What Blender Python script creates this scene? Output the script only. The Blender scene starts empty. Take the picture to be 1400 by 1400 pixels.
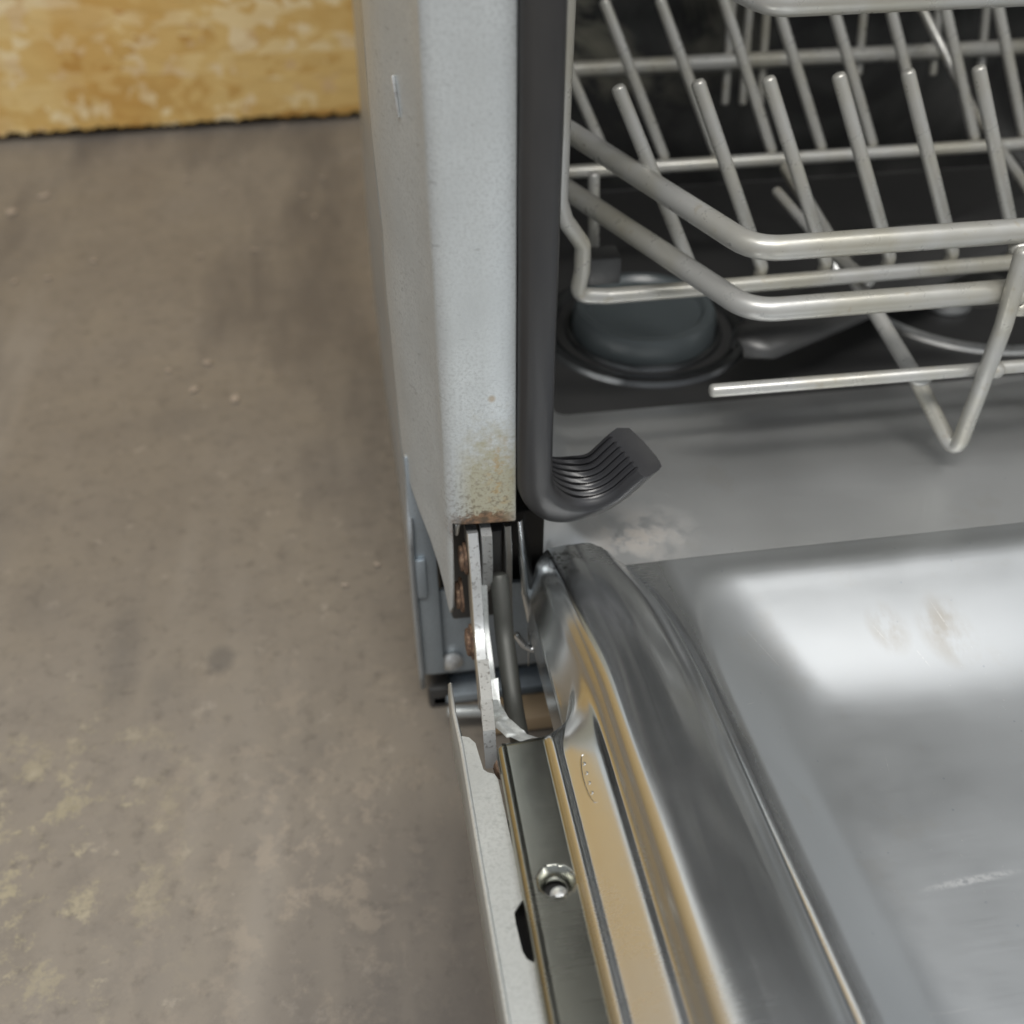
import bpy, bmesh, math, random
from mathutils import Vector, Matrix, noise
random.seed(7)
sc = bpy.context.scene
COL = sc.collection
R = math.radians
# ------------------------------------------------------------------ camera
PITCH, YAW = 41.4, 8.5
cd = bpy.data.cameras.new('camera'); cam = bpy.data.objects.new('camera', cd); COL.objects.link(cam)
CAM = Vector((-.023, -.368, .55))
cam.location = CAM
cam.rotation_euler = (R(90 - PITCH), 0, R(-YAW))
cd.sensor_width = 36; cd.lens = 36; cd.clip_start = .01; cd.clip_end = 50
cd.dof.use_dof = True; cd.dof.focus_distance = .455; cd.dof.aperture_fstop = 6.3
sc.camera = cam
# ------------------------------------------------------------------ world
w = bpy.data.worlds.new('World'); sc.world = w; w.use_nodes = True
bg = w.node_tree.nodes['Background']; bg.inputs[1].default_value = 1.0
_tc = w.node_tree.nodes.new('ShaderNodeTexCoord'); _sp = w.node_tree.nodes.new('ShaderNodeSeparateXYZ'); _rp = w.node_tree.nodes.new('ShaderNodeValToRGB')
w.node_tree.links.new(_tc.outputs['Generated'], _sp.inputs[0]); w.node_tree.links.new(_sp.outputs[2], _rp.inputs[0]); w.node_tree.links.new(_rp.outputs[0], bg.inputs[0])
_e = _rp.color_ramp.elements; _e[0].position = 0; _e[0].color = (.15, .145, .14, 1); _e[1].position = .9; _e[1].color = (.74, .80, .88, 1)
_m = _e.new(.35); _m.color = (.36, .38, .405, 1)
# ------------------------------------------------------------------ lamps of the hall
def area(name, loc, tgt, sx, sy, e, col):
    ld = bpy.data.lights.new(name, 'AREA'); ld.shape = 'RECTANGLE'; ld.size = sx; ld.size_y = sy
    ld.energy = e; ld.color = col
    o = bpy.data.objects.new(name, ld); COL.objects.link(o); o.location = loc
    o.rotation_euler = (Vector(tgt) - Vector(loc)).to_track_quat('-Z', 'Y').to_euler()
    return o
area('ceiling_lamp', (-.15, -1.1, 2.5), (.1, .1, .2), 1.5, .35, 52, (1, .97, .92))
area('ceiling_lamp', (1.0, -.35, 2.5), (.25, -.1, .17), 1.3, .45, 18, (1, .98, .95))
sc.view_settings.view_transform = 'Standard'; sc.view_settings.look = 'None'
sc.view_settings.exposure = 0; sc.view_settings.gamma = 1
sc.render.resolution_x = sc.render.resolution_y = 1024

# ------------------------------------------------------------------ helpers
ca, sa = math.cos(R(PITCH)), math.sin(R(PITCH)); cy, sy = math.cos(R(YAW)), math.sin(R(YAW))
FW = Vector((sy*ca, cy*ca, -sa)); RT = Vector((cy, -sy, 0)); UP = RT.cross(FW)
def ray(px, py): return FW + RT*((px-700)/1400) - UP*((py-700)/1400)
def aty(px, py, y):
    d = ray(px, py); return CAM + d*((y-CAM.y)/d.y)
def atz(px, py, z):
    d = ray(px, py); return CAM + d*((z-CAM.z)/d.z)
TD = R(7.8)
DV = Vector((0, -math.cos(TD), math.sin(TD))); DN = Vector((0, math.sin(TD), math.cos(TD)))
DO = Vector((0, 0, .17))
def door(x, v, n): return DO + Vector((x, 0, 0)) + DV*v + DN*n

def link(name, me, mat, parent=None):
    o = bpy.data.objects.new(name, me); COL.objects.link(o)
    if mat: me.materials.append(mat)
    if parent: o.parent = parent
    return o
def obj(name, bm, mat, parent=None, smooth=True, ang=40):
    bmesh.ops.recalc_face_normals(bm, faces=bm.faces)
    me = bpy.data.meshes.new(name)
    if smooth:
        for f in bm.faces: f.smooth = True
        for e in bm.edges:
            if len(e.link_faces) == 2 and e.calc_face_angle(0) > R(ang): e.smooth = False
    bm.to_mesh(me); bm.free()
    return link(name, me, mat, parent)
def thing(name, label, cat, loc=(0, 0, 0), group=None):
    o = bpy.data.objects.new(name, None); COL.objects.link(o); o.location = loc
    o['label'] = label; o['category'] = cat
    o.empty_display_size = .05
    if group: o['group'] = group
    return o
def tag(o, label, cat, group=None):
    o['label'] = label; o['category'] = cat
    if group: o['group'] = group
def fillet(pts, rad, n=6):
    pts = [Vector(p) for p in pts]; out = [pts[0]]
    for i in range(1, len(pts)-1):
        a, b, c = pts[i-1], pts[i], pts[i+1]
        u, v = (a-b), (c-b); lu, lv = u.length, v.length; u.normalize(); v.normalize()
        th = u.angle(v)
        if th > 3.1: out.append(b); continue
        d = min(rad/math.tan(th/2), lu*.48, lv*.48)
        p0, p1 = b+u*d, b+v*d
        for k in range(n+1):
            t = k/n; out.append(p0*(1-t)**2 + b*2*t*(1-t) + p1*t*t)
    out.append(pts[-1]); return out
def tube(bm, pts, r, seg=14, rad=None, round_end=True):
    pts = [Vector(p) for p in pts]
    if rad: pts = fillet(pts, rad)
    rs = [r]*len(pts)
    if round_end:
        d0 = (pts[1]-pts[0]).normalized(); d1 = (pts[-1]-pts[-2]).normalized()
        pts = [pts[0]-d0*r*.55, pts[0]-d0*r*.4] + pts + [pts[-1]+d1*r*.4, pts[-1]+d1*r*.55]
        rs = [r*.45, r*.82] + rs + [r*.82, r*.45]
    t = (pts[1]-pts[0]).normalized()
    nrm = t.orthogonal().normalized(); prev = None; rings = []
    for i, p in enumerate(pts):
        if i == 0: t = (pts[1]-pts[0])
        elif i == len(pts)-1: t = pts[i]-pts[i-1]
        else: t = (pts[i+1]-pts[i]).normalized() + (pts[i]-pts[i-1]).normalized()
        t.normalize()
        nrm = (nrm - t*nrm.dot(t)).normalized(); b = t.cross(nrm)
        ring = [bm.verts.new(p + (nrm*math.cos(a)+b*math.sin(a))*rs[i]) for a in [2*math.pi*k/seg for k in range(seg)]]
        if prev:
            for k in range(seg): bm.faces.new((prev[k], prev[(k+1) % seg], ring[(k+1) % seg], ring[k]))
        prev = ring; rings.append(ring)
    bm.faces.new(rings[0]); bm.faces.new(rings[-1])
def wire(name, pts, r, mat, parent, rad=None, seg=14):
    bm = bmesh.new(); tube(bm, pts, r, seg, rad); return obj(name, bm, mat, parent, ang=60)
def box(bm, a, b, bev=0):
    a, b = Vector(a), Vector(b)
    m = Matrix.Translation((a+b)/2) @ Matrix.Diagonal((abs(b.x-a.x), abs(b.y-a.y), abs(b.z-a.z), 1))
    r_ = bmesh.ops.create_cube(bm, size=1, matrix=m)
    if bev:
        es = list({e for v in r_['verts'] for e in v.link_edges})
        bmesh.ops.bevel(bm, geom=es, offset=bev, segments=2, affect='EDGES', profile=.5)
def prism(bm, poly, off, bev=0):
    """poly = list of Vectors, extruded by off"""
    vs = [bm.verts.new(p) for p in poly]; f = bm.faces.new(vs)
    e = bmesh.ops.extrude_face_region(bm, geom=[f])
    nv = [x for x in e['geom'] if isinstance(x, bmesh.types.BMVert)]
    bmesh.ops.translate(bm, verts=nv, vec=off)
    if bev:
        bmesh.ops.bevel(bm, geom=[x for x in bm.edges], offset=bev, segments=2, affect='EDGES', clamp_overlap=True)
def grid(bm, rows):
    vr = [[bm.verts.new(p) for p in row] for row in rows]
    for i in range(len(vr)-1):
        for j in range(len(vr[0])-1):
            bm.faces.new((vr[i][j], vr[i][j+1], vr[i+1][j+1], vr[i+1][j]))
    return vr
def disc(bm, c, ax, r, h, seg=24, dome=0):
    ax = Vector(ax).normalized(); u = ax.orthogonal().normalized(); v = ax.cross(u); c = Vector(c)
    prof = [(r, 0), (r, h*.7), (r*.86, h), (r*.45, h+dome*.7), (0, h+dome)]
    prev = None
    for rr, hh in prof:
        if rr == 0:
            t = bm.verts.new(c+ax*hh)
            for k in range(seg): bm.faces.new((prev[k], prev[(k+1) % seg], t))
        else:
            ring = [bm.verts.new(c+ax*hh+(u*math.cos(2*math.pi*k/seg)+v*math.sin(2*math.pi*k/seg))*rr) for k in range(seg)]
            if prev:
                for k in range(seg): bm.faces.new((prev[k], prev[(k+1) % seg], ring[(k+1) % seg], ring[k]))
            prev = ring
def lathe(bm, c, ax, prof, seg=40):
    ax = Vector(ax).normalized(); u = ax.orthogonal().normalized(); v = ax.cross(u); c = Vector(c); prev = None
    for rr, hh in prof:
        ring = [bm.verts.new(c+ax*hh+(u*math.cos(2*math.pi*k/seg)+v*math.sin(2*math.pi*k/seg))*max(rr, 1e-5)) for k in range(seg)]
        if prev:
            for k in range(seg): bm.faces.new((prev[k], prev[(k+1) % seg], ring[(k+1) % seg], ring[k]))
        prev = ring
def ss(a, b, x):
    t = max(0, min(1, (x-a)/(b-a))); return t*t*(3-2*t)
def lin(a, b, n): return [a+(b-a)*i/(n-1) for i in range(n)]

# ------------------------------------------------------------------ materials
class Mat:
    def __init__(s, name, col=(.5, .5, .5), rough=.5, metal=0, **kw):
        s.m = bpy.data.materials.new(name); s.m.use_nodes = True; s.t = s.m.node_tree; s.N = s.t.nodes; s.L = s.t.links
        s.b = s.N['Principled BSDF']
        s.b.inputs['Base Color'].default_value = (*col, 1); s.b.inputs['Roughness'].default_value = rough
        s.b.inputs['Metallic'].default_value = metal
        for k, v in kw.items(): s.b.inputs[k.replace('_', ' ')].default_value = v
        s.tc = s.N.new('ShaderNodeTexCoord'); s.bumps = None
    def map(s, scale=(1, 1, 1), rot=(0, 0, 0), loc=(0, 0, 0)):
        n = s.N.new('ShaderNodeMapping'); n.inputs['Scale'].default_value = scale; n.inputs['Rotation'].default_value = rot
        n.inputs['Location'].default_value = loc
        s.L.new(s.tc.outputs['Object'], n.inputs[0]); return n.outputs[0]
    def noise(s, sc_, det=4, vec=None, rough=.6, dist=0):
        n = s.N.new('ShaderNodeTexNoise'); n.inputs['Scale'].default_value = sc_; n.inputs['Detail'].default_value = det
        n.inputs['Roughness'].default_value = rough; n.inputs['Distortion'].default_value = dist
        s.L.new(vec if vec else s.tc.outputs['Object'], n.inputs['Vector']); return n.outputs[0]
    def vor(s, sc_, vec=None, out='Color', feat='F1'):
        n = s.N.new('ShaderNodeTexVoronoi'); n.inputs['Scale'].default_value = sc_; n.feature = feat
        s.L.new(vec if vec else s.tc.outputs['Object'], n.inputs['Vector']); return n.outputs[out]
    def ramp(s, fac, stops):
        n = s.N.new('ShaderNodeValToRGB'); e = n.color_ramp.elements
        e[0].position, e[0].color = stops[0][0], (*stops[0][1], 1); e[1].position, e[1].color = stops[-1][0], (*stops[-1][1], 1)
        for p, c in stops[1:-1]: k = e.new(p); k.color = (*c, 1)
        s.L.new(fac, n.inputs[0]); return n.outputs[0]
    def step(s, fac, a, b): return s.ramp(fac, [(a, (0, 0, 0)), (b, (1, 1, 1))])
    def mix(s, fac, a, b, mode='MIX'):
        n = s.N.new('ShaderNodeMix'); n.data_type = 'RGBA'; n.blend_type = mode
        if isinstance(fac, (int, float)): n.inputs[0].default_value = fac
        else: s.L.new(fac, n.inputs[0])
        for i, v in ((6, a), (7, b)):
            if isinstance(v, tuple): n.inputs[i].default_value = (*v, 1)
            else: s.L.new(v, n.inputs[i])
        return n.outputs[2]
    def math(s, op, a, b=None):
        n = s.N.new('ShaderNodeMath'); n.operation = op
        for i, v in ((0, a), (1, b)):
            if v is None: continue
            if isinstance(v, (int, float)): n.inputs[i].default_value = v
            else: s.L.new(v, n.inputs[i])
        return n.outputs[0]
    def mr(s, v, a, b, c=0, d=1):
        n = s.N.new('ShaderNodeMapRange'); n.inputs[1].default_value = a; n.inputs[2].default_value = b
        n.inputs[3].default_value = c; n.inputs[4].default_value = d; s.L.new(v, n.inputs[0]); return n.outputs[0]
    def sep(s):
        n = s.N.new('ShaderNodeSeparateXYZ'); s.L.new(s.tc.outputs['Object'], n.inputs[0]); return n.outputs
    def blob(s, c, rx, ry, rz, soft=.6):
        """soft ellipsoidal mask round a place in object space"""
        v = s.map((1/rx, 1/ry, 1/rz), loc=(-c[0]/rx, -c[1]/ry, -c[2]/rz))
        n = s.N.new('ShaderNodeVectorMath'); n.operation = 'LENGTH'; s.L.new(v, n.inputs[0])
        return s.mr(n.outputs['Value'], 1, soft, 0, 1)
    def col(s, c): s.L.new(c, s.b.inputs['Base Color'])
    def rough(s, c): s.L.new(c, s.b.inputs['Roughness'])
    def bump(s, h, st=.3, dist=.001):
        n = s.N.new('ShaderNodeBump'); n.inputs['Strength'].default_value = st; n.inputs['Distance'].default_value = dist
        s.L.new(h, n.inputs['Height'])
        if s.bumps: s.L.new(s.bumps, n.inputs['Normal'])
        s.bumps = n.outputs[0]; s.L.new(s.bumps, s.b.inputs['Normal'])

# concrete
SMUDGE = ((-.34, .30, .05, .06, .8), (-.225, .135, .022, .075, .8), (-.19, .105, .018, .03, .8), (-.29, .20, .03, .05, .6), (-.02, -.06, .035, .05, .7), (-.03, -.13, .04, .04, .7), (-.10, .04, .05, .04, .5), (-.2, .42, .08, .05, .5))
M = Mat('concrete', rough=.55)
a = M.noise(2.2, 5, dist=.6); b_ = M.noise(14, 6); c_ = M.noise(90, 4)
col = M.mix(a, (.146, .127, .104), (.262, .230, .190))
col = M.mix(M.step(b_, .42, .72), col, (.225, .195, .155))
col = M.mix(M.math('MULTIPLY', M.step(c_, .55, .72), .5), col, (.09, .078, .064))
d_ = M.noise(38, 7, rough=.75)
col = M.mix(M.math('MULTIPLY', M.step(d_, .48, .74), .38), col, (.085, .074, .064))
col = M.mix(M.math('MULTIPLY', M.step(M.noise(52, 6, rough=.7), .60, .68), .5), col, (.34, .30, .25))
sk = M.noise(6, 3, M.map((1.2, .16, 1), (0, 0, R(-28))))
col = M.mix(M.math('MULTIPLY', M.step(sk, .60, .68), .4), col, (.30, .27, .23))
streak = M.noise(5, 4, M.map((1, .25, 1), (0, 0, R(35))))
col = M.mix(M.math('MULTIPLY', M.step(streak, .52, .64), .75), col, (.10, .088, .078))
yl = M.math('MULTIPLY', M.step(M.noise(26, 8, rough=.8), .52, .58), M.blob((-.255, -.02, 0), .12, .16, .5, .2))
col = M.mix(M.math('MULTIPLY', yl, .42), col, (.42, .37, .22))
wl = M.math('MULTIPLY', M.step(M.noise(40, 6, rough=.7), .52, .6), M.blob((-.10, -.02, 0), .14, .2, .5, .2))
col = M.mix(M.math('MULTIPLY', wl, .35), col, (.36, .30, .23))
dk = M.blob((-.155, .125, 0), .012, .016, .5, .5)
for bx, by, rx_, ry_, k_ in SMUDGE:
    bl = M.math('MULTIPLY', M.blob((bx, by, 0), rx_, ry_, .5, .1), M.step(M.noise(20, 5), .3, .55))
    dk = M.math('MAXIMUM', dk, M.math('MULTIPLY', bl, k_))
col = M.mix(M.math('MULTIPLY', dk, .5), col, (.09, .085, .08))
M.col(M.mix(.04, col, (.15, .155, .165))); M.bump(b_, .10, .002); M.bump(c_, .2, .0006)
M.rough(M.mr(a, .3, .7, .42, .65))
CONC = M.m
# osb
M = Mat('osb', rough=.6)
cols = None
wob = M.noise(9, 3)
for i, (rz, sx, sz) in enumerate(((78, 6, 32), (50, 7, 28), (-60, 7, 34), (100, 6, 26))):
    v = M.map((sx, 1, sz), (0, R(rz), 0), (i*3.1, 0, i*1.7))
    vm = M.N.new('ShaderNodeVectorMath'); vm.operation = 'ADD'; M.L.new(v, vm.inputs[0])
    wn = M.N.new('ShaderNodeTexNoise'); wn.inputs['Scale'].default_value = 14; M.L.new(M.tc.outputs['Object'], wn.inputs['Vector'])
    ws = M.N.new('ShaderNodeVectorMath'); ws.operation = 'SCALE'; ws.inputs['Scale'].default_value = .5; M.L.new(wn.outputs['Color'], ws.inputs[0]); M.L.new(ws.outputs[0], vm.inputs[1])
    vc = M.vor(1.0, vm.outputs[0])
    g = M.ramp(vc, [(.0, (.42, .21, .04)), (.3, (.62, .40, .13)), (.55, (.70, .50, .20)), (.75, (.82, .68, .42)), (1, (.48, .23, .04))])
    if cols is None: cols = g
    else: cols = M.mix(M.step(M.noise(13+i*3, 2, M.map((1, 1, 1), loc=(i*5, 0, 2))), .49, .51), cols, g)
cols = M.mix(M.math('MULTIPLY', M.step(M.noise(4.5, 2, M.map((1.6, 1, .8))), .5, .62), .35), cols, (.52, .26, .045))
gr = M.noise(60, 4, M.map((.3, 1, 2.2), (0, R(20), 0)))
cols = M.mix(M.math('MULTIPLY', M.step(gr, .45, .7), .35), cols, (.42, .24, .06))
M.col(cols); M.bump(gr, .4, .002)
OSB = M.m
# galvanised sheet
def galv(name, rust=False, base=(.63, .665, .675), rough=.46):
    M = Mat(name, rough=rough, metal=.55)
    v = M.vor(420, out='Color'); n1 = M.noise(700, 3); n2 = M.noise(26, 5); n3 = M.noise(140, 4, M.map((1, 1, 3)))
    c = M.mix(M.math('MULTIPLY', M.step(n1, .45, .68), .55), base, tuple(x*.62 for x in base))
    c = M.mix(M.step(n2, .35, .75), c, tuple(x*.84 for x in base))
    c = M.mix(M.math('MULTIPLY', M.step(n3, .62, .7), .6), c, tuple(x*.6 for x in base))
    if rust:
        z = M.sep()[2]
        m1 = M.mr(z, .300, .225, 0, 1); nz = M.noise(180, 6, rough=.7)
        f = M.step(M.math('ADD', M.math('MULTIPLY', m1, .55), M.math('MULTIPLY', nz, .8)), .54, .78)
        right = M.blob((.0225, 0, .240), .019, .03, .066, .5)
        f = M.math('MULTIPLY', f, right)
        c = M.mix(M.math('MULTIPLY', f, .75), c, (.36, .33, .20))
        f2 = M.math('MULTIPLY', M.step(M.math('ADD', nz, M.mr(z, .232, .216, 0, .5)), .72, .80), M.blob((.018, 0, .214), .020, .03, .018, .5))
        c = M.mix(M.math('MULTIPLY', f2, .9), c, M.mix(M.step(M.noise(300, 4), .4, .6), (.07, .04, .025), (.24, .13, .07)))
        f3 = M.math('MULTIPLY', M.step(M.noise(260, 5), .5, .62), M.blob((.026, 0, .245), .008, .02, .035, .2))
        c = M.mix(M.math('MULTIPLY', f3, .6), c, (.42, .27, .09))
        sp = M.blob((.023, 0, .2895), .0022, .01, .0024, .4)
        c = M.mix(M.math('MULTIPLY', sp, .7), c, (.40, .31, .20))
        grit = M.noise(420, 5, rough=.7)
        c = M.mix(M.math('MULTIPLY', M.math('MULTIPLY', M.step(grit, .50, .60), M.mr(z, .265, .216, 0, .8)), M.blob((.018, 0, .23), .022, .03, .05, .5)), c, (.12, .085, .05))
        M.rough(M.mr(f, 0, 1, rough, .8))
        M.L.new(M.mr(f, 0, 1, .45, .1), M.b.inputs['Metallic'])
        M.bump(nz, .25, .0006)
    M.col(c); M.bump(n1, .25, .0003)
    return M.m
GALV = galv('galvanised_rusty', True); GALV2 = galv('galvanised_panel', base=(.52, .54, .53)); 
SIDE = galv('side_sheet', base=(.48, .51, .53), rough=.36)
BLUE = galv('primed_base_sheet', base=(.42, .48, .53), rough=.4)
# stainless
def steel(name, base=(.60, .61, .62), rough=.2, brush=(0, 0, 0), amt=.10, dirt=True):
    M = Mat(name, base, rough, 1.0)
    br = M.noise(60, 3, M.map((.6, 22, 22), brush))
    sm = M.noise(7, 4); fine = M.noise(350, 3)
    M.rough(M.math('ADD', M.mr(br, .3, .7, rough-amt*.4, rough+amt*.4), M.mr(sm, .35, .65, -.03, .09)))
    c = M.mix(M.step(sm, .4, .7), base, tuple(x*.90 for x in base))
    if dirt:
        d = M.math('MULTIPLY', M.step(M.noise(22, 6, rough=.7), .58, .66), .16)
        c = M.mix(d, c, (.42, .38, .31))
        sp = M.vor(75, out='Distance'); s2 = M.step(sp, .045, .02)
        c = M.mix(M.math('MULTIPLY', s2, .35), c, (.85, .85, .82))
    M.col(c); M.bump(sm, .05, .003)
    return M
TUB = steel('tub_steel', (.60, .615, .63), .37, amt=.05)
c0 = TUB.b.inputs['Base Color'].links[0].from_socket
st = TUB.math('MULTIPLY', TUB.step(TUB.noise(60, 6, rough=.7), .42, .56), TUB.blob((.105, .03, .168), .04, .03, .05, .2))
c0 = TUB.mix(TUB.math('MULTIPLY', st, .6), c0, (.46, .40, .33)); TUB.col(c0)
TUB.L.new(TUB.mr(st, 0, 1, .86, .45), TUB.b.inputs['Metallic'])
TUB = TUB.m
D = steel('door_liner_steel', (.56, .592, .625), .33, amt=.035)
c0 = D.b.inputs['Base Color'].links[0].from_socket
xr = D.mr(D.sep()[0], .108, .116, 0, 1); r0 = D.b.inputs['Roughness'].links[0].from_socket
D.rough(D.math('ADD', D.math('SUBTRACT', r0, .13), D.math('MULTIPLY', xr, .19)))
# dull smears and scratches on the lit slope
sm = D.math('MULTIPLY', D.step(D.noise(70, 5, D.map((1, .5, 1))), .38, .6),
            D.math('MAXIMUM', D.blob((.240, -.062, .175), .016, .024, .05, .35), D.blob((.211, -.058, .175), .012, .017, .05, .3)))
c0 = D.mix(D.math('MULTIPLY', sm, .5), c0, (.36, .30, .22))
sc1 = D.math('MULTIPLY', D.step(D.noise(230, 7, rough=.75), .50, .56), D.blob((.058, -.003, .185), .016, .014, .03, .35))
c0 = D.mix(D.math('MULTIPLY', sc1, .8), c0, (.10, .09, .08))
sc3 = D.math('MULTIPLY', D.step(D.noise(420, 3), .70, .74), D.step(D.noise(14, 3), .42, .6))
c0 = D.mix(D.math('MULTIPLY', sc3, .6), c0, (.88, .88, .86))
sc2 = D.math('MULTIPLY', D.step(D.noise(260, 7, rough=.75), .55, .6), D.blob((.020, -.128, .19), .010, .018, .03, .3))
c0 = D.mix(D.math('MULTIPLY', sc2, .5), c0, (.8, .78, .72))
for (x, y, ang, ln, wd) in ((.186, -.191, 3, .024, .0022), (.145, -.062, 118, .016, .0004), (.240, -.055, 102, .011, .0004), (.222, -.075, 108, .007, .0004), (.206, -.060, 112, .006, .0003), (.150, -.24, 3, .012, .0003), (.180, -.13, 75, .005, .0003), (.125, -.10, 35, .004, .0003)):
    v = D.N.new('ShaderNodeMapping'); v.vector_type = 'TEXTURE'
    v.inputs['Location'].default_value = (x, y, .17); v.inputs['Rotation'].default_value = (0, 0, R(ang)); v.inputs['Scale'].default_value = (ln, wd, 1)
    D.L.new(D.tc.outputs['Object'], v.inputs[0])
    ln_ = D.N.new('ShaderNodeVectorMath'); ln_.operation = 'LENGTH'; D.L.new(v.outputs[0], ln_.inputs[0])
    k = D.math('MULTIPLY', D.mr(ln_.outputs['Value'], 1, .4, 0, 1), D.step(D.noise(500, 4), .38, .55))
    c0 = D.mix(D.math('MULTIPLY', k, .5), c0, (.9, .9, .88))
    if ln > .02: sm = D.math('MAXIMUM', sm, k)
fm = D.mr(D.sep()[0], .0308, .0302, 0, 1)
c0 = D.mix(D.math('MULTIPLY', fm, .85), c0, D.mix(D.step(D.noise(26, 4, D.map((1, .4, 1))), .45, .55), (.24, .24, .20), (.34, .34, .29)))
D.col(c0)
D.L.new(D.math('MULTIPLY', D.mr(D.sep()[0], .058, .066, 1.0, .95), D.mr(sm, 0, 1, 1, .85)), D.b.inputs['Metallic'])
LINER = D.m
DULL = steel('hinge_steel', (.44, .43, .41), .36, dirt=True).m
GREY = Mat('grey_metal', (.055, .056, .05), .5, .3).m
DARK = Mat('dark_steel', (.10, .10, .10), .45, .7).m
M = Mat('bright_zinc', (.66, .67, .67), .4, .75)
n1 = M.noise(450, 4); n2 = M.noise(60, 4, M.map((1, 1, .3)))
M.col(M.mix(M.step(n1, .55, .72), M.mix(n2, (.80, .81, .81), (.55, .56, .55)), (.25, .24, .23))); M.bump(n1, .3, .0004)
ZINC = M.m
M = Mat('tan_zinc', (.40, .33, .24), .5, .4)
n1 = M.noise(120, 5); M.col(M.mix(n1, (.36, .30, .22), (.46, .42, .35))); TANZ = M.m
M = Mat('rust', (.22, .13, .08), .8, .15)
n1 = M.noise(260, 6, rough=.7); M.col(M.ramp(n1, [(.35, (.045, .032, .025)), (.5, (.15, .09, .058)), (.68, (.30, .21, .14))])); M.bump(n1, .6, .0008)
RUST = M.m
# rubber
M = Mat('rubber', (.055, .055, .056), .42)
n1 = M.noise(300, 4); n2 = M.noise(18, 4, M.map((1, 1, .3)))
M.col(M.mix(M.step(n2, .4, .7), (.022, .022, .024), (.040, .039, .038))); M.bump(n1, .12, .0004); M.rough(M.mr(n2, .3, .7, .28, .46))
RUB = M.m
M = Mat('cap_plastic', (.085, .10, .105), .3); CAP = M.m
# coated wire
M = Mat('coated_wire', (.52, .51, .47), .36, .35)
n1 = M.noise(110, 5); n2 = M.noise(16, 3); n3 = M.noise(420, 3)
c = M.mix(M.step(n2, .42, .62), (.43, .428, .41), (.38, .365, .31))
c = M.mix(M.math('MULTIPLY', M.step(n1, .62, .68), .35), c, (.30, .25, .16)); c = M.mix(M.math('MULTIPLY', M.step(n3, .72, .76), .5), c, (.12, .10, .07))
M.col(c); M.rough(M.mr(n1, .3, .7, .24, .42)); M.bump(n1, .08, .0005)
WIRE = M.m
M = Mat('chip_wood', (.36, .30, .24), .8); CHIP = M.m
M = Mat('dark_plaster', (.05, .045, .04), .9); PLAS = M.m
M = Mat('tan_rail', (.50, .33, .15), .5); n1 = M.noise(30, 5); M.col(M.mix(n1, (.30, .22, .14), (.42, .30, .17))); TANR = M.m

# ------------------------------------------------------------------ setting
bm = bmesh.new(); box(bm, (-3.5, -3.5, -.05), (3.5, 1.25, 0)); fl = obj('floor', bm, CONC, smooth=False); fl['kind'] = 'structure'
bm = bmesh.new(); box(bm, (-3.5, 1.20, 0.001), (3.5, 1.25, 2.55)); o = obj('wall', bm, PLAS, smooth=False)
tag(o, 'dark wall behind the wood board, showing only as a black gap above the floor', 'wall')
# chipboard with ragged lower edge
def osb_board(x0, x1, z0, z1, n):
    bm = bmesh.new(); xs = lin(x0, x1, n); rows = []
    rng = random.Random(3)
    bot = [z0 + (noise.noise(Vector((x*9, 0, 0)))*.003 + noise.noise(Vector((x*60, 3, 0)))*.004 + noise.noise(Vector((x*170, 5, 0)))*.005) for x in xs]
    for k, (yy, top) in enumerate(((0, 0), (0, 1), (.024, 1), (.024, 0))):
        rows.append([Vector((x, yy, z1 if top else b)) for x, b in zip(xs, bot)])
    rows.append(rows[0]); grid(bm, rows)
    bmesh.ops.remove_doubles(bm, verts=bm.verts, dist=1e-6)
    return bm
o = obj('wood_board', osb_board(-3.4, 3.4, .012, 2.5, 2400), OSB, smooth=False); o.location = (0, 1.125, 0); o.rotation_euler = (0, 0, R(1.7))
tag(o, 'orange strand board with ragged lower edge standing behind the machine', 'wood board')
# ------------------------------------------------------------------ dishwasher
dw = thing('dishwasher', 'open grey metal dishwasher with its rusty left edge, hinge and lowered steel door', 'dishwasher', (0, 0, 0))
# front frame: flange, rounded corner and side skirt
prof = [(.0335, .010), (.034, .0008), (.0332, 0), (.020, 0), (.008, 0), (.0045, .0001), (.0028, .0005), (.0014, .0013), (.0004, .0026), (-.0002, .0045),
        (-.0012, .009), (-.0026, .014), (-.0045, .020), (-.0075, .028), (-.0115, .038), (-.0150, .050), (-.0172, .068), (-.0180, .11)]
zb = [.216, .216, .2160, .2162, .2166, .2175, .2180, .176, .157, .151, .1545, .162, .172, .184, .196, .206, .212, .216]
bm = bmesh.new(); rows = []
for k in range(70):
    t = (k/69)**1.6
    row = []
    for (x, y), z in zip(prof, zb):
        zz = z + t*(.94-z)
        rg = .0006*noise.noise(Vector((x*400, y*200, 0))) if k == 0 and x > .004 else 0
        dent = .0009*noise.noise(Vector((x*60, y*60, zz*22)))
        row.append(Vector((x - (dent if y > .004 else 0), y + (dent*.3), zz+rg)))
    rows.append(row)
grid(bm, rows)
fr = obj('cabinet_frame', bm, GALV, dw, ang=70)
so = fr.modifiers.new('t', 'SOLIDIFY'); so.thickness = .0016; so.offset = -1
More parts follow.
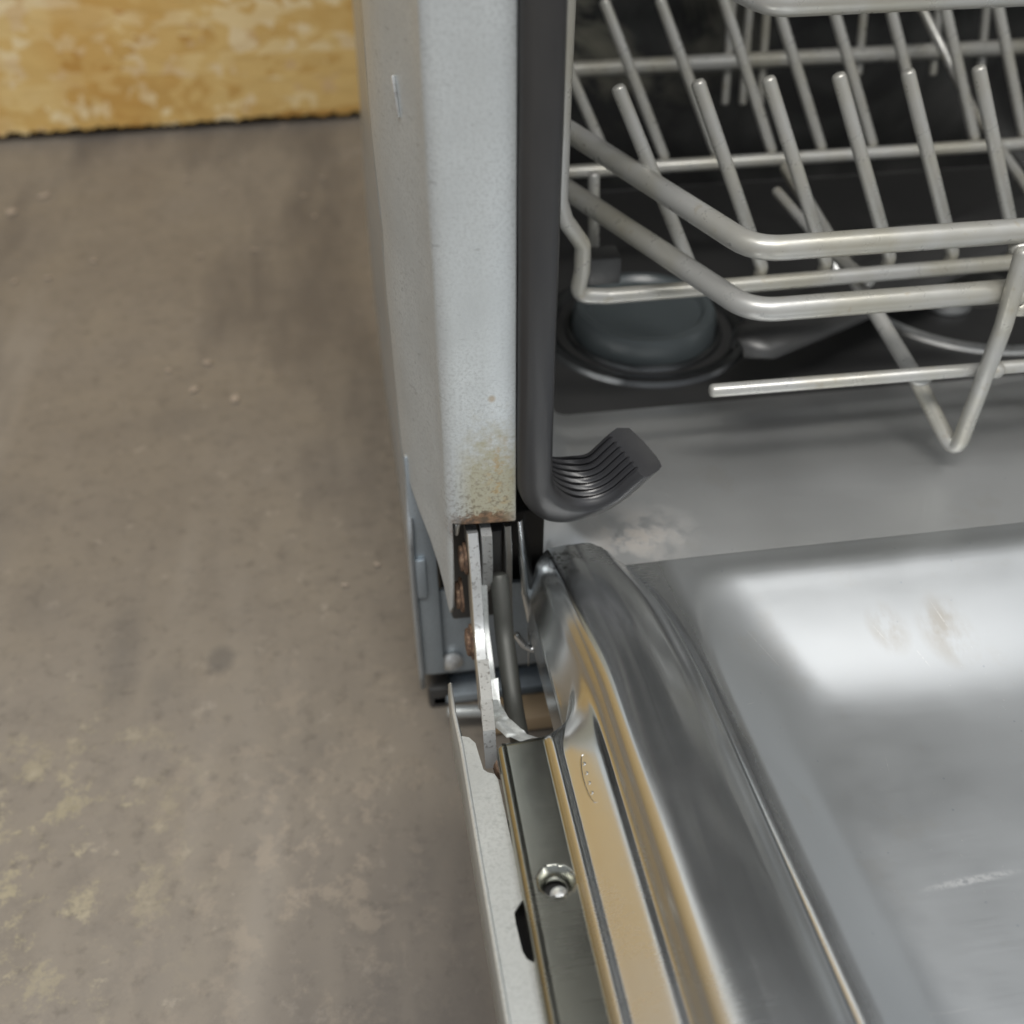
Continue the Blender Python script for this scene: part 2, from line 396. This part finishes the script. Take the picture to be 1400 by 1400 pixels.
# outer side panel
bm = bmesh.new(); rows = []
for k in range(60):
    t = k/59; z = .040 + t*(.94-.040); row = []
    xs = -.0185 + .0015*ss(.12, .22, z)
    for (x, y) in [(xs+.0016, .0475), (xs+.0012, .0464), (xs+.0005, .0462), (xs, .0468), (xs, .0485)] + [(xs, yy) for yy in lin(.06, .55, 22)]:
        d = .0022*noise.noise(Vector((y*7, z*5, 1.7)))*ss(.06, .2, y)
        if z > .19 and y < .07: x, y = -.0160, .070
        row.append(Vector((x + d - .006*ss(.2, .55, y)*ss(.35, .05, z), y, z)))
    rows.append(row)
grid(bm, rows)
sp = obj('side_panel', bm, SIDE, dw, ang=60)
sp.modifiers.new('t', 'SOLIDIFY').thickness = -.001
bm = bmesh.new(); box(bm, (-.010, .549, .03), (.62, .556, .94)); box(bm, (-.014, .07, .939), (.63, .555, .945)); obj('back_and_top_cover', bm, SIDE, dw)
bm = bmesh.new(); box(bm, (-.0168, .0500, .048), (-.0035, .0535, .222), .0008); box(bm, (-.0165, .0470, .120), (-.0100, .0500, .150), .001); obj('corner_bracket', bm, BLUE, dw)
# little dent slot in the side skirt
bm = bmesh.new(); tube(bm, [(-.0087, .029, .419), (-.0083, .0275, .412), (-.0078, .0265, .405)], .0007, 8); obj('slot_edge', bm, ZINC, dw)
# base plate with screw
bm = bmesh.new(); box(bm, (-.0125, .056, .040), (.62, .060, .115), .001)
box(bm, (-.012, .060, .004), (.62, .12, .012), .001)
bp = obj('base_plate', bm, BLUE, dw, ang=30)
p = aty(617, 903, .0555); bm = bmesh.new(); disc(bm, p, (0, -1, 0), .0075, .003, dome=.003); obj('screw', bm, ZINC, bp)
bm = bmesh.new(); box(bm, (.02, .03, .004), (.62, .05, .018), .002); obj('base_rail', bm, TANR, bp)
bm = bmesh.new(); tube(bm, [(-.002, .035, .028), (.01, .035, .026), (.03, .034, .024)], .004, 10); obj('base_tube', bm, GALV2, bp)
bm = bmesh.new(); box(bm, (-.0145, .06, 0), (.0, .10, .02), .003); obj('foot', bm, DARK, bp)
bm = bmesh.new(); box(bm, (.0, .075, .012), (.6, .5, .155), .004); obj('under_tub_box', bm, DARK, dw)
bm = bmesh.new(); box(bm, (.002, .030, .117), (.035, .050, .93), .002); obj('hinge_shade_box', bm, DARK, dw)  # added dark fill, stands in for the shade in the hinge pocket

# ---- tub
bm = bmesh.new(); rows = []
def floor_z(y):
    return .1695 - .0015*ss(0, .1, y) - .0045*ss(.112, .130, y) - .010*ss(.138, .172, y)
ys = lin(-.010, .03, 14) + lin(.034, .14, 36) + lin(.15, .50, 40)
for y in ys:
    lx = .047 + .017*ss(.004, .032, y)       # mouth flares outwards at the front
    fz = floor_z(y); rr = .030 if y > .03 else .030 - .02*ss(.03, .0, y)
    if y < 0: fz -= .02*(-y/.010)**2
    row = []
    for z in lin(.94, fz+rr, 22): row.append((lx + (.0515 - lx)*ss(fz+rr+.01, fz+rr+.05, z), z))
    if y < .012: row = [(lx + .0, fz-.035 + (i/21)*.025) for i in range(22)]     # left lip rolls down past the hinge
    for k in range(1, 12):
        a = math.pi + (math.pi/2)*k/11
        if y < .012: row.append((lx + rr*.35*(1-math.cos(math.pi/2*k/11)), fz - .01 + .01*math.sin(math.pi/2*k/11)))
        else: row.append((lx+rr+rr*math.cos(a), fz+rr+rr*math.sin(a)))
    for x in lin(.105, .60, 50): row.append((x, fz))
    for z in lin(fz+.03, .94, 6): row.append((.615, z))
    rows.append([Vector((x, y, z)) for x, z in row])
grid(bm, rows)
tub = obj('tub', bm, TUB, dw, ang=80)
M = Mat('back_shade_paint', (.05, .05, .052), .45, .3)  # near-black colour stands in for the shade deep inside the tub
khaki_refl = M.blob((.18, .5, .33), .17, .05, .13, .1); k2 = M.step(M.noise(11, 4, dist=1.2), .40, .60)  # khaki patch: blurred wall reflection painted into the colour
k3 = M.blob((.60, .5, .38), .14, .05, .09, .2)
c = M.mix(M.math('MULTIPLY', khaki_refl, k2), (.028, .028, .028), (.42, .40, .31)); c = M.mix(M.math('MULTIPLY', M.step(M.noise(6, 4, dist=1.5), .5, .7), .5), c, (.11, .11, .105)); M.col(M.mix(M.math('MULTIPLY', k3, .8), c, (.02, .035, .06)))
bm = bmesh.new(); box(bm, (.036, .500, .13), (.62, .506, .939), .001); obj('added_shade_back', bm, M.m, tub)  # added sheet that carries the painted shade and reflection
bm = bmesh.new(); box(bm, (.036, .012, .935), (.62, .51, .939)); obj('tub_roof', bm, TUB.copy() if False else TUB, tub)
# bright folded front edge of the tub beside the hinge
pts = [aty(709, 712, .008), aty(713, 760, .007), aty(718, 810, .004), aty(727, 850, .002), aty(742, 882, .0)]
bm = bmesh.new(); rows = []
P = fillet(pts, .02, 5)
for p in P:
    k = len(rows)/len(P); rows.append([p+Vector((-.0012-.0016*k, .0008, 0)), p+Vector((-.0006-.0008*k, -.0012, 0)), p+Vector((.0008+.001*k, -.0012, 0)), p+Vector((.0035, .003, 0)), p+Vector((.006, .012, 0))])
grid(bm, rows); o = obj('tub_edge', bm, LINER, tub); o.modifiers.new('s', 'SUBSURF').render_levels = 2
bm = bmesh.new(); tube(bm, [aty(706, 868, .004), aty(716, 882, .002), aty(728, 888, .0), aty(744, 886, -.002)], .0020, 10, .004); obj('tub_edge_curl', bm, LINER, tub)
# softener cap in a round well
c = Vector((.168, .262, floor_z(.262)))
bm = bmesh.new(); lathe(bm, c, (0, 0, 1), [(.077, .0003), (.075, .005), (.071, .0065), (.067, .005), (.064, .0008), (.058, .0008), (.0565, .004), (.054, .0045), (.052, .001)], 64); cap = obj('cap_ring', bm, Mat('dark_glossy_ring', (.16, .165, .17), .22, .9).m, tub)
bm = bmesh.new(); lathe(bm, c, (0, 0, 1), [(.052, .001), (.0515, .016), (.049, .0205), (.043, .021), (.040, .018), (.028, .017), (0, .017)], 64); obj('salt_cap', bm, CAP, cap)
# filter with ribbed rim
fc = Vector((.432, .288, floor_z(.25)+.001))
bm = bmesh.new(); lathe(bm, fc, (0, 0, 1), [(.101, 0), (.099, .003), (.095, .0035), (.092, .001), (.06, -.004), (.04, .000), (0, .004)], 96); fo = obj('filter', bm, DULL, tub)
bm = bmesh.new()
for k in range(150):
    a = math.pi*.72 + k/149*math.pi*.9
    q = fc + Vector((math.cos(a)*.0965, math.sin(a)*.0965, .0035)); rd = Vector((math.cos(a), math.sin(a), 0))
    tube(bm, [q-rd*.003, q+rd*.003], .0009, 6, round_end=False)
o = obj('filter_rib', bm, ZINC, fo); o['kind'] = 'stuff'
bm = bmesh.new(); disc(bm, fc+Vector((-.03, -.028, .002)), (0, 0, 1), .018, .003, dome=.006); obj('filter_knob', bm, LINER, fo)
# spray arm
bm = bmesh.new(); rows = []
for t in lin(-1, 1, 30):
    wdt = .030*(1-.35*abs(t)**2) * (1 if abs(t) < .98 else .4); x = .40 + t*.20; y = .27 + t*.11
    row = [Vector((x - s*wdt*.35, y + s*wdt*.9, .196 + .010*math.sqrt(max(0, 1-s*s)))) for s in lin(-1, 1, 13)]
    rows.append(row)
grid(bm, rows); o = obj('spray_arm', bm, DARK, tub); o.modifiers.new('t', 'SOLIDIFY').thickness = .004

# ---- door gasket of the cabinet: straight run, then a U turn with a ribbed inner face
def gasket():
    bm = bmesh.new(); rows = []
    Ro, Ri = .0325, .0155; cx, cz = .0665, .242
    path = []
    for z in lin(.94, cz, 60): path.append((Vector((cx, 0, z)), math.pi, 0))
    for k in range(1, 33):
        a = math.pi + k/32*R(138); path.append((Vector((cx, 0, cz)), a, k/44))
    dr_ = Vector((-math.sin(a), 0, math.cos(a)))
    for k in range(1, 13): path.append((Vector((cx, 0, cz)) + dr_*.016*k/12, a, (32+k)/44))
    # profile in (radial, depth): counter-clockwise, ribs on the inner side
    pf = [(1.0, .014), (1.0, .003), (.97, -.0005), (.90, -.0032), (.72, -.0042), (.5, -.0042), (.25, -.0040), (.08, -.0030), (.0, -.0005)]
    ribs = []
    for i in range(7):
        y0 = .0015 + i*.0038
        ribs += [(0.0, y0), (-.02, y0+.0014), (.12, y0+.0019), (.12, y0+.0029), (0.0, y0+.0034)]
    pf += ribs + [(.10, .0295), (.5, .030), (.9, .026)]
    for c0, a, t in path:
        rad = Vector((math.cos(a), 0, math.sin(a))); row = []
        wob = .0006*noise.noise(Vector((0, 0, c0.z*20+t*3)))
        for u, d in pf:
            r = Ri + (Ro-Ri)*u
            if t > 0: r = Ri + (Ro-Ri)*u*(1-.25*ss(.45, 1, t))
            yy = d
            # the lip twists back into the tub along the turn
            tw = ss(.12, .72, t); ph = R(44)*tw
            rho = r - (Ri + Ro)/2; dd = d*(1-.15*tw)
            r = (Ri + Ro)/2 + rho*math.cos(ph) - dd*math.sin(ph) + .006*tw
            yy = rho*math.sin(ph) + dd*math.cos(ph) + .008*tw
            if t == 0 and d > .016: yy = .016 + (d-.016)*ss(.30, .25, c0.z)
            cut = max(0, t-.73)/.27*.008*(.75-u) if t > .73 else 0
            row.append(c0 + rad*r - (dr_*cut if t > .73 else Vector((0, 0, 0))) + Vector((wob, yy, 0)) + Vector((.004*ss(.4, 1, t), 0, .003*ss(.5, 1, t))))
        row.append(row[0]); rows.append(row)
    vr = grid(bm, rows)
    bm.faces.new(vr[-1][:-1])
    bmesh.ops.remove_doubles(bm, verts=bm.verts, dist=1e-6)
    return bm
g = obj('door_gasket', gasket(), RUB, dw, ang=50)

# ---- hinge
hg = bpy.data.objects.new('hinge', None)
def plate(name, pts, x0, x1, mat, parent, bev=.0005):
    """pts = outline in (y,z)"""
    bm = bmesh.new(); prism(bm, [Vector((x0, y, z)) for y, z in pts], Vector((x1-x0, 0, 0)), bev)
    return obj(name, bm, mat, parent, ang=30)
def ribbon_plate(name, edge, back, th, mat, parent, edgemat=None):
    """plate standing on its edge: edge = 3D points of its upper/front edge, back = how far it reaches behind"""
    P = fillet(edge, .02, 6); bm = bmesh.new(); rows = []
    for i, p in enumerate(P):
        t = (P[min(i+1, len(P)-1)] - P[max(i-1, 0)]).normalized()
        nb = Vector((1, 0, 0)).cross(t).normalized()
        if nb.y < 0: nb = -nb
        bk = nb*back
        h = th/2; c = .0004
        X = Vector((1, 0, 0))
        rows.append([p-X*h+bk, p-X*h+nb*c, p-X*(h-c), p+X*(h-c), p+X*h+nb*c, p+X*h+bk, p-X*h+bk])
    vr = grid(bm, rows); bm.faces.new(vr[0][:-1]); bm.faces.new(vr[-1][:-1])
    bmesh.ops.remove_doubles(bm, verts=bm.verts, dist=1e-6)
    o = obj(name, bm, mat, parent, ang=30)
    if edgemat:
        o.data.materials.append(edgemat)
        for f in o.data.polygons:
            if f.normal.x < -.6: f.material_index = 1
    return o
arm = ribbon_plate('hinge_arm', [(.0125, 0.000, .2105), (.0125, -.012, .180), (.0122, -.022, .160), (.0105, -.050, .1555), (.0090, -.080, .158), (.0072, -.105, .166)], .020, .0054, ZINC, dw, TANZ)
ribbon_plate('hinge_link', [(.0192, -.003, .2105), (.0196, -.001, .190), (.0197, .004, .168), (.0195, .018, .150)], .012, .0052, ZINC, dw)
ribbon_plate('hinge_link', [(.0180, .004, .170), (.0172, -.006, .150), (.0175, -.022, .138), (.0165, -.045, .134), (.0150, -.065, .140)], .010, .0034, GALV2, dw)
ribbon_plate('hinge_bracket', [(.0305, .004, .209), (.0312, .004, .190), (.0318, .008, .150), (.0330, .010, .118), (.0345, .012, .094), (.036, .020, .06)], .012, .0032, DULL, dw)
bm = bmesh.new(); tube(bm, [(.0262, .006, .172), (.0265, -.010, .146), (.0262, -.045, .128), (.0258, -.075, .132)], .0050, 16, .03); obj('hinge_spring_rod', bm, GREY, dw)
ribbon_plate('hinge_side_plate', [(.0252, .008, .203), (.0252, .010, .185), (.0258, .014, .158)], .014, .0056, DARK, dw)
# wrinkled foil strap
bm = bmesh.new(); rows = []
A = [aty(670, 930, -.045), aty(672, 965, -.055), aty(684, 985, -.068), aty(705, 1004, -.078), aty(724, 1011, -.082)]
for i, p in enumerate(fillet(A, .01, 5)):
    row = []
    for s in lin(-1, 1, 7):
        row.append(p + Vector((s*.0042, s*.001, .0)) + Vector((0, 0, .0016*noise.noise(Vector((s*1.5, i*.35, 2))))))
    rows.append(row)
grid(bm, rows); obj('strap', bm, GALV2, dw, ang=180)
# rusty rivets on the outer face of the arm
for (x, y, z, r) in ((.0060, .006, .1885, .0085), (.0035, .010, .158, .0095), (.0062, -.012, .145, .0095)):
    bm = bmesh.new(); disc(bm, (x+.0035, y, z), (-1, 0, 0), r, .0018, dome=.0002); disc(bm, (x+.0018, y, z), (-1, 0, 0), r*.78, .0022, dome=.0005); obj('rivet', bm, RUST, dw)
bm = bmesh.new(); disc(bm, (.014, -.104, .163), (0, -.4, 1), .006, .006, 14, dome=.001); obj('hinge_hook', bm, RUST, dw)
# small spring tongue under the flange
bm = bmesh.new(); tube(bm, [aty(622, 715, .006), aty(624, 735, .005), aty(627, 716, .006)], .0009, 8, .002); obj('tongue', bm, DULL, dw)

# ---- door
dr = bpy.data.objects.new('door', None); COL.objects.link(dr); dr.parent = dw
HX, HV = .0222, .179
def prof_main():
    return [(.0098, -.0060), (.0100, -.0020), (.0106, -.0004), (.0116, 0.0), (.0128, -.0006)] + [(x, -.0006) for x in lin(.0138, .0300, 20)] + \
           [(.0308, -.0002), (.0318, .0012), (.0330, .0022), (.0342, .0020), (.0352, .0008), (.0362, .0000), (.0374, .0002), (.0400, .0012), (.0430, .0022), (.0460, .0032), (.0490, .0042), (.0510, .0048),
            (.0528, .0050), (.0540, .0046), (.0550, .0048), (.0562, .0066), (.0572, .0084), (.0584, .0096), (.0594, .0112), (.0604, .0130), (.0617, .0144), (.0642, .0154),
            (.0700, .0160), (.0745, .0162), (.0760, .0159), (.0775, .0161), (.0830, .0163), (.0880, .0160), (.0915, .0150), (.0935, .0148), (.0965, .0136), (.0995, .0112), (.1030, .0092), (.1050, .0082), (.1056, .0066), (.1064, .0070), (.1100, .0070)]
PM = prof_main(); NP = len(PM)
KR = [i for i, p in enumerate(PM) if p[0] >= .0549][0]
X_EXTRA = lin(.113, .17, 30) + lin(.174, .60, 60)
def recess(x, v):
    d1 = (x-.114)/.030; d2 = (v-.022)/.072
    # rounded combination of the left wall and the broad far slope
    k = 1.1
    h = max(0, min(1, .5+.5*(d2-d1)/k)); d = d2*(1-h)+d1*h - k*h*(1-h)
    sm = (1.5 - math.sqrt((1.5-min(d, 1.5))**2 + .0)) if 0 else d
    q = max(-.4, min(1.6, d)); f = .5*(math.sqrt(q*q+.012)+q) - .5*(math.sqrt((q-1)**2+.06)+(q-1))
    return .0075 - .029*f + .0012*math.exp(-((d+.06)/.12)**2)
def liner():
    bm = bmesh.new(); rows = []
    vs = lin(-.0120, .02, 40) + lin(.0225, .09, 34) + lin(.0912, .112, 24) + lin(.1132, .20, 88) + lin(.203, .375, 70)
    for v in vs:
        b = ss(.094, .110, v)       # 0 = hinge side wall, 1 = full profile with strip
        e = ss(.10, -.02, v)
        row = []
        rx, rn = .0548 - .0085*e, .0048 + .0042*e
        for i in range(NP):
            xb, nb = PM[i]
            if i < KR:
                if i < 25: xa, na = .0418 + .0006*(i/24), -.034 + .022*(i/24)
                else:
                    q = (i-24)/(KR-24); xa, na = .0424 + (rx-.0424)*q**.9, -.012 + (rn+.012)*q**1.05
                bb = ss(.093 + .010*(1-i/24), .108, v) if 2 < i < 25 else (ss(.103, .109, v) if i <= 2 else ss(.093 - .035*(i-24)/(KR-24), .108 + .022*(i-24)/(KR-24), v))
                x = xa*(1-bb) + xb*bb; n = na*(1-bb) + nb*bb
            else:
                x0 = xb; x, n = xb, nb
                x += -.0085*e*(1-ss(.075, .11, x0)*.2) - .010*ss(.055, .11, x0)*ss(.055, -.022, v)**1.3
                n += .0042*e*(1-ss(.058, .066, x0)) + .0015*e*ss(.058, .07, x0)*ss(.11, .09, x0)
            vv = v
            # end of the rail rolls down towards the tub
            t = ss(-.0065, -.0120, v)
            if x > .03: n -= .030*t**1.5; vv = v + .003*t
            xoff = ss(.085, .108, xb)
            vv += .009*xoff*ss(.03, -.01, v)
            # dimple on the slope
            
            row.append(door(x, vv, n + (.0002 + .0006*ss(.06, .068, x))*noise.noise(Vector((x*34, v*15, 0)))))
        for x in X_EXTRA:
            t = ss(-.0065, -.0120, v); vv = v + .003*t + .009*ss(.03, -.01, v)
            row.append(door(x, vv, recess(x, vv) - .030*t**1.5 + .0001*noise.noise(Vector((x*9, v*9, 4)))))
        rows.append(row)
    grid(bm, rows)
    hole = door(HX, HV, 0)
    kill = [f for f in bm.faces if (f.calc_center_median()-hole).length < .0068]
    bmesh.ops.delete(bm, geom=kill, context='FACES')
    return bm
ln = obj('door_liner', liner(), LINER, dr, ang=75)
ln.modifiers.new('t', 'SOLIDIFY').thickness = -.0008
bm = bmesh.new(); lathe(bm, door(HX, HV, -.0006), DN, [(.0084, -.0004), (.0080, .0007), (.0070, .0009), (.0058, -.0006), (.0046, -.0026), (.0042, -.0050)], 48); hr = obj('screw_hole', bm, LINER, dr)
bm = bmesh.new(); disc(bm, door(HX+.001, HV+.0012, -.0072), DN, .0036, .0015, 20, .001); obj('screw', bm, ZINC, hr)
bm = bmesh.new(); disc(bm, door(HX, HV, -.012), DN, .008, .001, 20, .0); obj('screw_seat', bm, DARK, hr)
bm = bmesh.new()
def slope_n(x): return .0017 + (x-.0400)*.29
ring = []
for k in range(29):
    a_ = 2*math.pi*k/28; x = .0443 + .0026*math.cos(a_); v = .135 + .0130*math.sin(a_)
    ring.append(door(x, v, slope_n(x)-.0001))
tube(bm, ring, .00075, 8, round_end=False)
for k in range(4):
    v = .127 + k*.0052; disc(bm, door(.0443, v, slope_n(.0443)-.0003), DN, .0016, .0006, 14, .0003)
obj('dimple', bm, LINER, dr)
# outer door panel with stepped and notched flange
def dpx(px, py, n=-.006):
    d = ray(px, py); t = (DN.dot(door(0, 0, n)) - DN.dot(CAM))/DN.dot(d); p = CAM + d*t
    return p.x, (p-DO).dot(DV)
outl = [(624, 975), (630, 1006), (641, 1008), (650, 1016), (656, 1036), (661, 1052), (667, 1056), (676, 1058), (681, 1066), (716, 1228), (709, 1238), (703, 1247), (705, 1262), (714, 1300), (720, 1311), (733, 1318), (739, 1330), (758, 1420), (766, 1460), (712, 1460), (700, 1405), (661, 1180), (634, 1020)]
poly = []
for px, py in outl:
    x, v = dpx(px, py); poly.append((x, v))
bm = bmesh.new(); prism(bm, [door(x, v, -.006) for x, v in poly], -DN*.0012, 0); op = obj('outer_panel', bm, GALV2, dr, ang=30)
le = [dpx(*q) for q in ((618, 935), (624, 975), (634, 1020), (661, 1180), (700, 1405), (712, 1460))]
bm = bmesh.new(); rows = []
for x, v in le:
    rows.append([door(x, v, -.0058), door(x-.0008, v, -.0064), door(x-.0010, v, -.012), door(x-.0012, v, -.040)])
grid(bm, rows); o = obj('panel_side', bm, GALV2, op); o.modifiers.new('t', 'SOLIDIFY').thickness = -.0012
bm = bmesh.new(); vs8 = [door(x, v, n) for n in (-.050, -.034) for x, v in ((.0, .12), (.60, .12), (.60, .375), (.0, .375))]
vv = [bm.verts.new(p) for p in vs8]
for f in ((0, 1, 2, 3), (4, 5, 6, 7), (0, 1, 5, 4), (1, 2, 6, 5), (2, 3, 7, 6), (3, 0, 4, 7)): bm.faces.new([vv[i] for i in f])
obj('door_insulation', bm, DARK, dr, smooth=False)

# ------------------------------------------------------------------ lower rack
rk = thing('dish_rack', 'grey coated wire plate rack with rows of tines standing inside the tub', 'dish rack', (.33, .25, .17))
rk_inv = Matrix.Translation(-Vector((.33, .25, .17)))
def rw(name, pts, r, rad=None, seg=14):
    o = wire(name, pts, r, WIRE, rk, rad, seg); o.matrix_parent_inverse = rk_inv; return o
YF = .060
for pa, pb, pl in (((1200, 330), (1035, 341), (752, 163)), ((1200, 414), (1030, 423), (752, 244))):
    p1 = aty(*pa, YF); p2 = aty(*pb, YF); z = (p1.z+p2.z)/2
    p1.z = p2.z = z; p3 = atz(*pl, z)
    rw('rim_wire', [Vector((.60, YF, z)), Vector((p2.x-.001, YF, z)), p3, Vector((p3.x-.006, .425, z + (.07 if pa[1] < 400 else 0))), Vector((.60, .425, z + (.07 if pa[1] < 400 else 0)))], .0061, .022, 20)
ZB = .256
# cross wires with tines
row_front, row_back = .136, .318
def tine_row(y, x_first, n, dx, hgt, zb, r=.0040):
    global proto
    for k in range(n):
        bx = x_first + k*dx
        j = random.Random(k*7+int(y*100)).uniform(-.0012, .0012)
        p0 = Vector((0, .001, -.008)); p1 = Vector((0, 0, 0)); p2 = Vector((-.46*hgt, .19*hgt, hgt))
        if proto is None:
            bmt = bmesh.new(); tube(bmt, [p0, p1, p2], r, 12, .004)
            proto = obj('tine', bmt, WIRE, rk, ang=60)
            o = proto
        else:
            o = proto.copy(); COL.objects.link(o); o.parent = rk
        o.location = Vector((bx+j, y+.0065, zb+.001)) - Vector((.33, .25, .17))
        o.rotation_euler = (R(j*300), R(j*500), 0)
proto = None
pf = aty(1222, 362, row_front)
tine_row(row_front, pf.x - .0395*4 + .0395, 11, .0395, .099, pf.z, .0039)
pbk = aty(1128, 208, row_back)
tine_row(row_back, pbk.x - .0395*4, 12, .0395, .125, pbk.z, .0038)
zf, zbk = pf.z - .002, pbk.z-.003
yfw = row_front
rw('cross_wire', [aty(776, -40, yfw), aty(769, 130, yfw), aty(765, 275, yfw), aty(772, 300, yfw), aty(797, 335, yfw), aty(796, 370, yfw), aty(788, 404, yfw), aty(830, 405, yfw), aty(1000, 391, yfw), Vector((.60, yfw, zf))], .0046, .008)
rw('cross_wire', [aty(812, 240, row_back-.09), aty(812, 350, row_back-.09)], .0036)
pb0 = aty(766, 236, row_back)
rw('cross_wire', [Vector((pb0.x-.01, row_back, zbk)), Vector((.60, row_back, zbk))], .0046)
pf0, pf1 = aty(780, 96, .425), aty(1400, 60, .425)
# uprights at the back of the rack
for px in (1003, 1027, 1051, 1185, 1287, 1352):
    t = aty(px+3, -60, .44); b = aty(px-12, 100 if px > 1100 else 140, .425); rw('upright_wire', [t, b], .0034)
rw('brace_wire', [aty(1245, -20, .42), aty(1330, 150, .36), aty(1400, 250, .26), aty(1450, 330, .2)], .0034, .02)
# floor wire ending in a front loop
rw('loop_wire', [aty(1075, 230, .30), aty(1130, 320, .215), aty(1200, 432, .135), aty(1255, 522, .085), aty(1306, 622, .056), aty(1372, 445, .050), aty(1400, 345, .052)], .0046, .006)
rw('loop_wire', [aty(1430, 505, .10), aty(1500, 640, .06), aty(1560, 440, .050), aty(1580, 345, .052)], .0046, .006)
q0 = aty(975, 534, .060); q1 = aty(1400, 503, .060)
rw('foot_wire', [q0, Vector((.58, .060, (q0.z+q1.z)/2 + (q1.z-q0.z)*.8))], .0037)
rw('brace_wire', [aty(1062, 262, .26), aty(1130, 340, .20), aty(1190, 385, .15)], .0034, .02)
for q, y in (((1258, 517), .066), ((1358, 506), .055), ((1389, 405), .055), ((1397, 338), .058), ((1395, 421), .056)):
    bm = bmesh.new(); bmesh.ops.create_uvsphere(bm, u_segments=12, v_segments=8, radius=.0052, matrix=Matrix.Translation(aty(q[0], q[1], y)) @ Matrix.Diagonal((1.3, 1, .85, 1)))
    o = obj('weld_bead', bm, WIRE, rk); o.matrix_parent_inverse = rk_inv
# wheel bracket of the rack
bm = bmesh.new(); a = aty(806, 386, .20); b = aty(850, 350, .20)
box(bm, (a.x-.002, .198, a.z-.002), (b.x, .216, b.z), .002); o = obj('wheel_bracket', bm, DARK, rk); o.matrix_parent_inverse = rk_inv

# ------------------------------------------------------------------ upper rack
ur = thing('upper_rack', 'upper wire rack of which only the bent front wire shows at the top edge', 'dish rack', (.33, .25, .43)); ui = Matrix.Translation(-Vector((.33, .25, .43)))
p = aty(1120, -1, .06)
o = wire('rim_wire', [Vector((.60, .06, p.z)), Vector((p.x-.02, .06, p.z)), aty(990, -30, .075), aty(930, -120, .12)], .0062, WIRE, ur, .02, 18); o.matrix_parent_inverse = ui
for k in range(8):
    o = wire('cross_wire', [Vector((.18+k*.055, .062, p.z+.009)), Vector((.18+k*.055, .42, p.z+.012))], .003, WIRE, ur); o.matrix_parent_inverse = ui

# ------------------------------------------------------------------ bits on the floor
chips = [(231, 507, .006), (265, 533, .009), (283, 496, .008), (321, 545, .012), (250, 180, .007), (60, 268, .014), (15, 290, .016), (305, 262, .009), (255, 245, .007), (348, 342, .009),
         (442, 243, .008), (388, 172, .009), (415, 268, .007), (430, 296, .007), (275, 350, .006), (302, 222, .006), (128, 357, .008), (66, 380, .007), (20, 385, .007), (303, 208, .005),
         (515, 772, .005), (595, 942, .010), (472, 800, .006)]
where = ['left one of the pair in the floor cluster', 'middle one of the floor cluster, long and thin', 'round upper one of the floor cluster', 'largest of the cluster, slanting, nearest the machine',
 'at the foot of the strand board', 'on the floor near the left edge of the photo, lying lengthwise', 'at the very left edge of the photo', 'upper one of a short row below the board', 'beside the faint row of crumbs below the board', 'roundish, in the open middle of the upper floor',
 'close to the machine side, uppermost', 'right against the foot of the board near the machine', 'second from the machine side', 'third down along the machine side', 'alone in the middle of the upper floor', 'small, just under the black gap', 'left of the middle of the floor, pale', 'left one of a faint pair', 'farthest left below the board',
 'tiniest crumb just under the black gap', 'yellowish, right of the middle of the floor', 'yellow crumb beside the lower front corner of the machine', 'yellowish crumb on the middle floor nearest the hinge']
for i, (px, py, s) in enumerate(chips):
    rng = random.Random(i); c = atz(px, py, .0012)
    bm = bmesh.new(); n = 7; an = rng.uniform(0, 6.3); el = rng.uniform(.35, .8)
    pts = [Vector((math.cos(2*math.pi*k/n)*s*.6*rng.uniform(.7, 1.1), math.sin(2*math.pi*k/n)*s*el*.6*rng.uniform(.7, 1.1), 0)) for k in range(n)]
    prism(bm, pts, Vector((0, 0, .0010)), .0002)
    o = obj('wood_chip', bm, CHIP, None, ang=30); o.location = c; o.rotation_euler = (0, 0, an)
    tag(o, 'pale wood chip ' + where[i], 'wood chip', 'wood chips scattered on the floor')
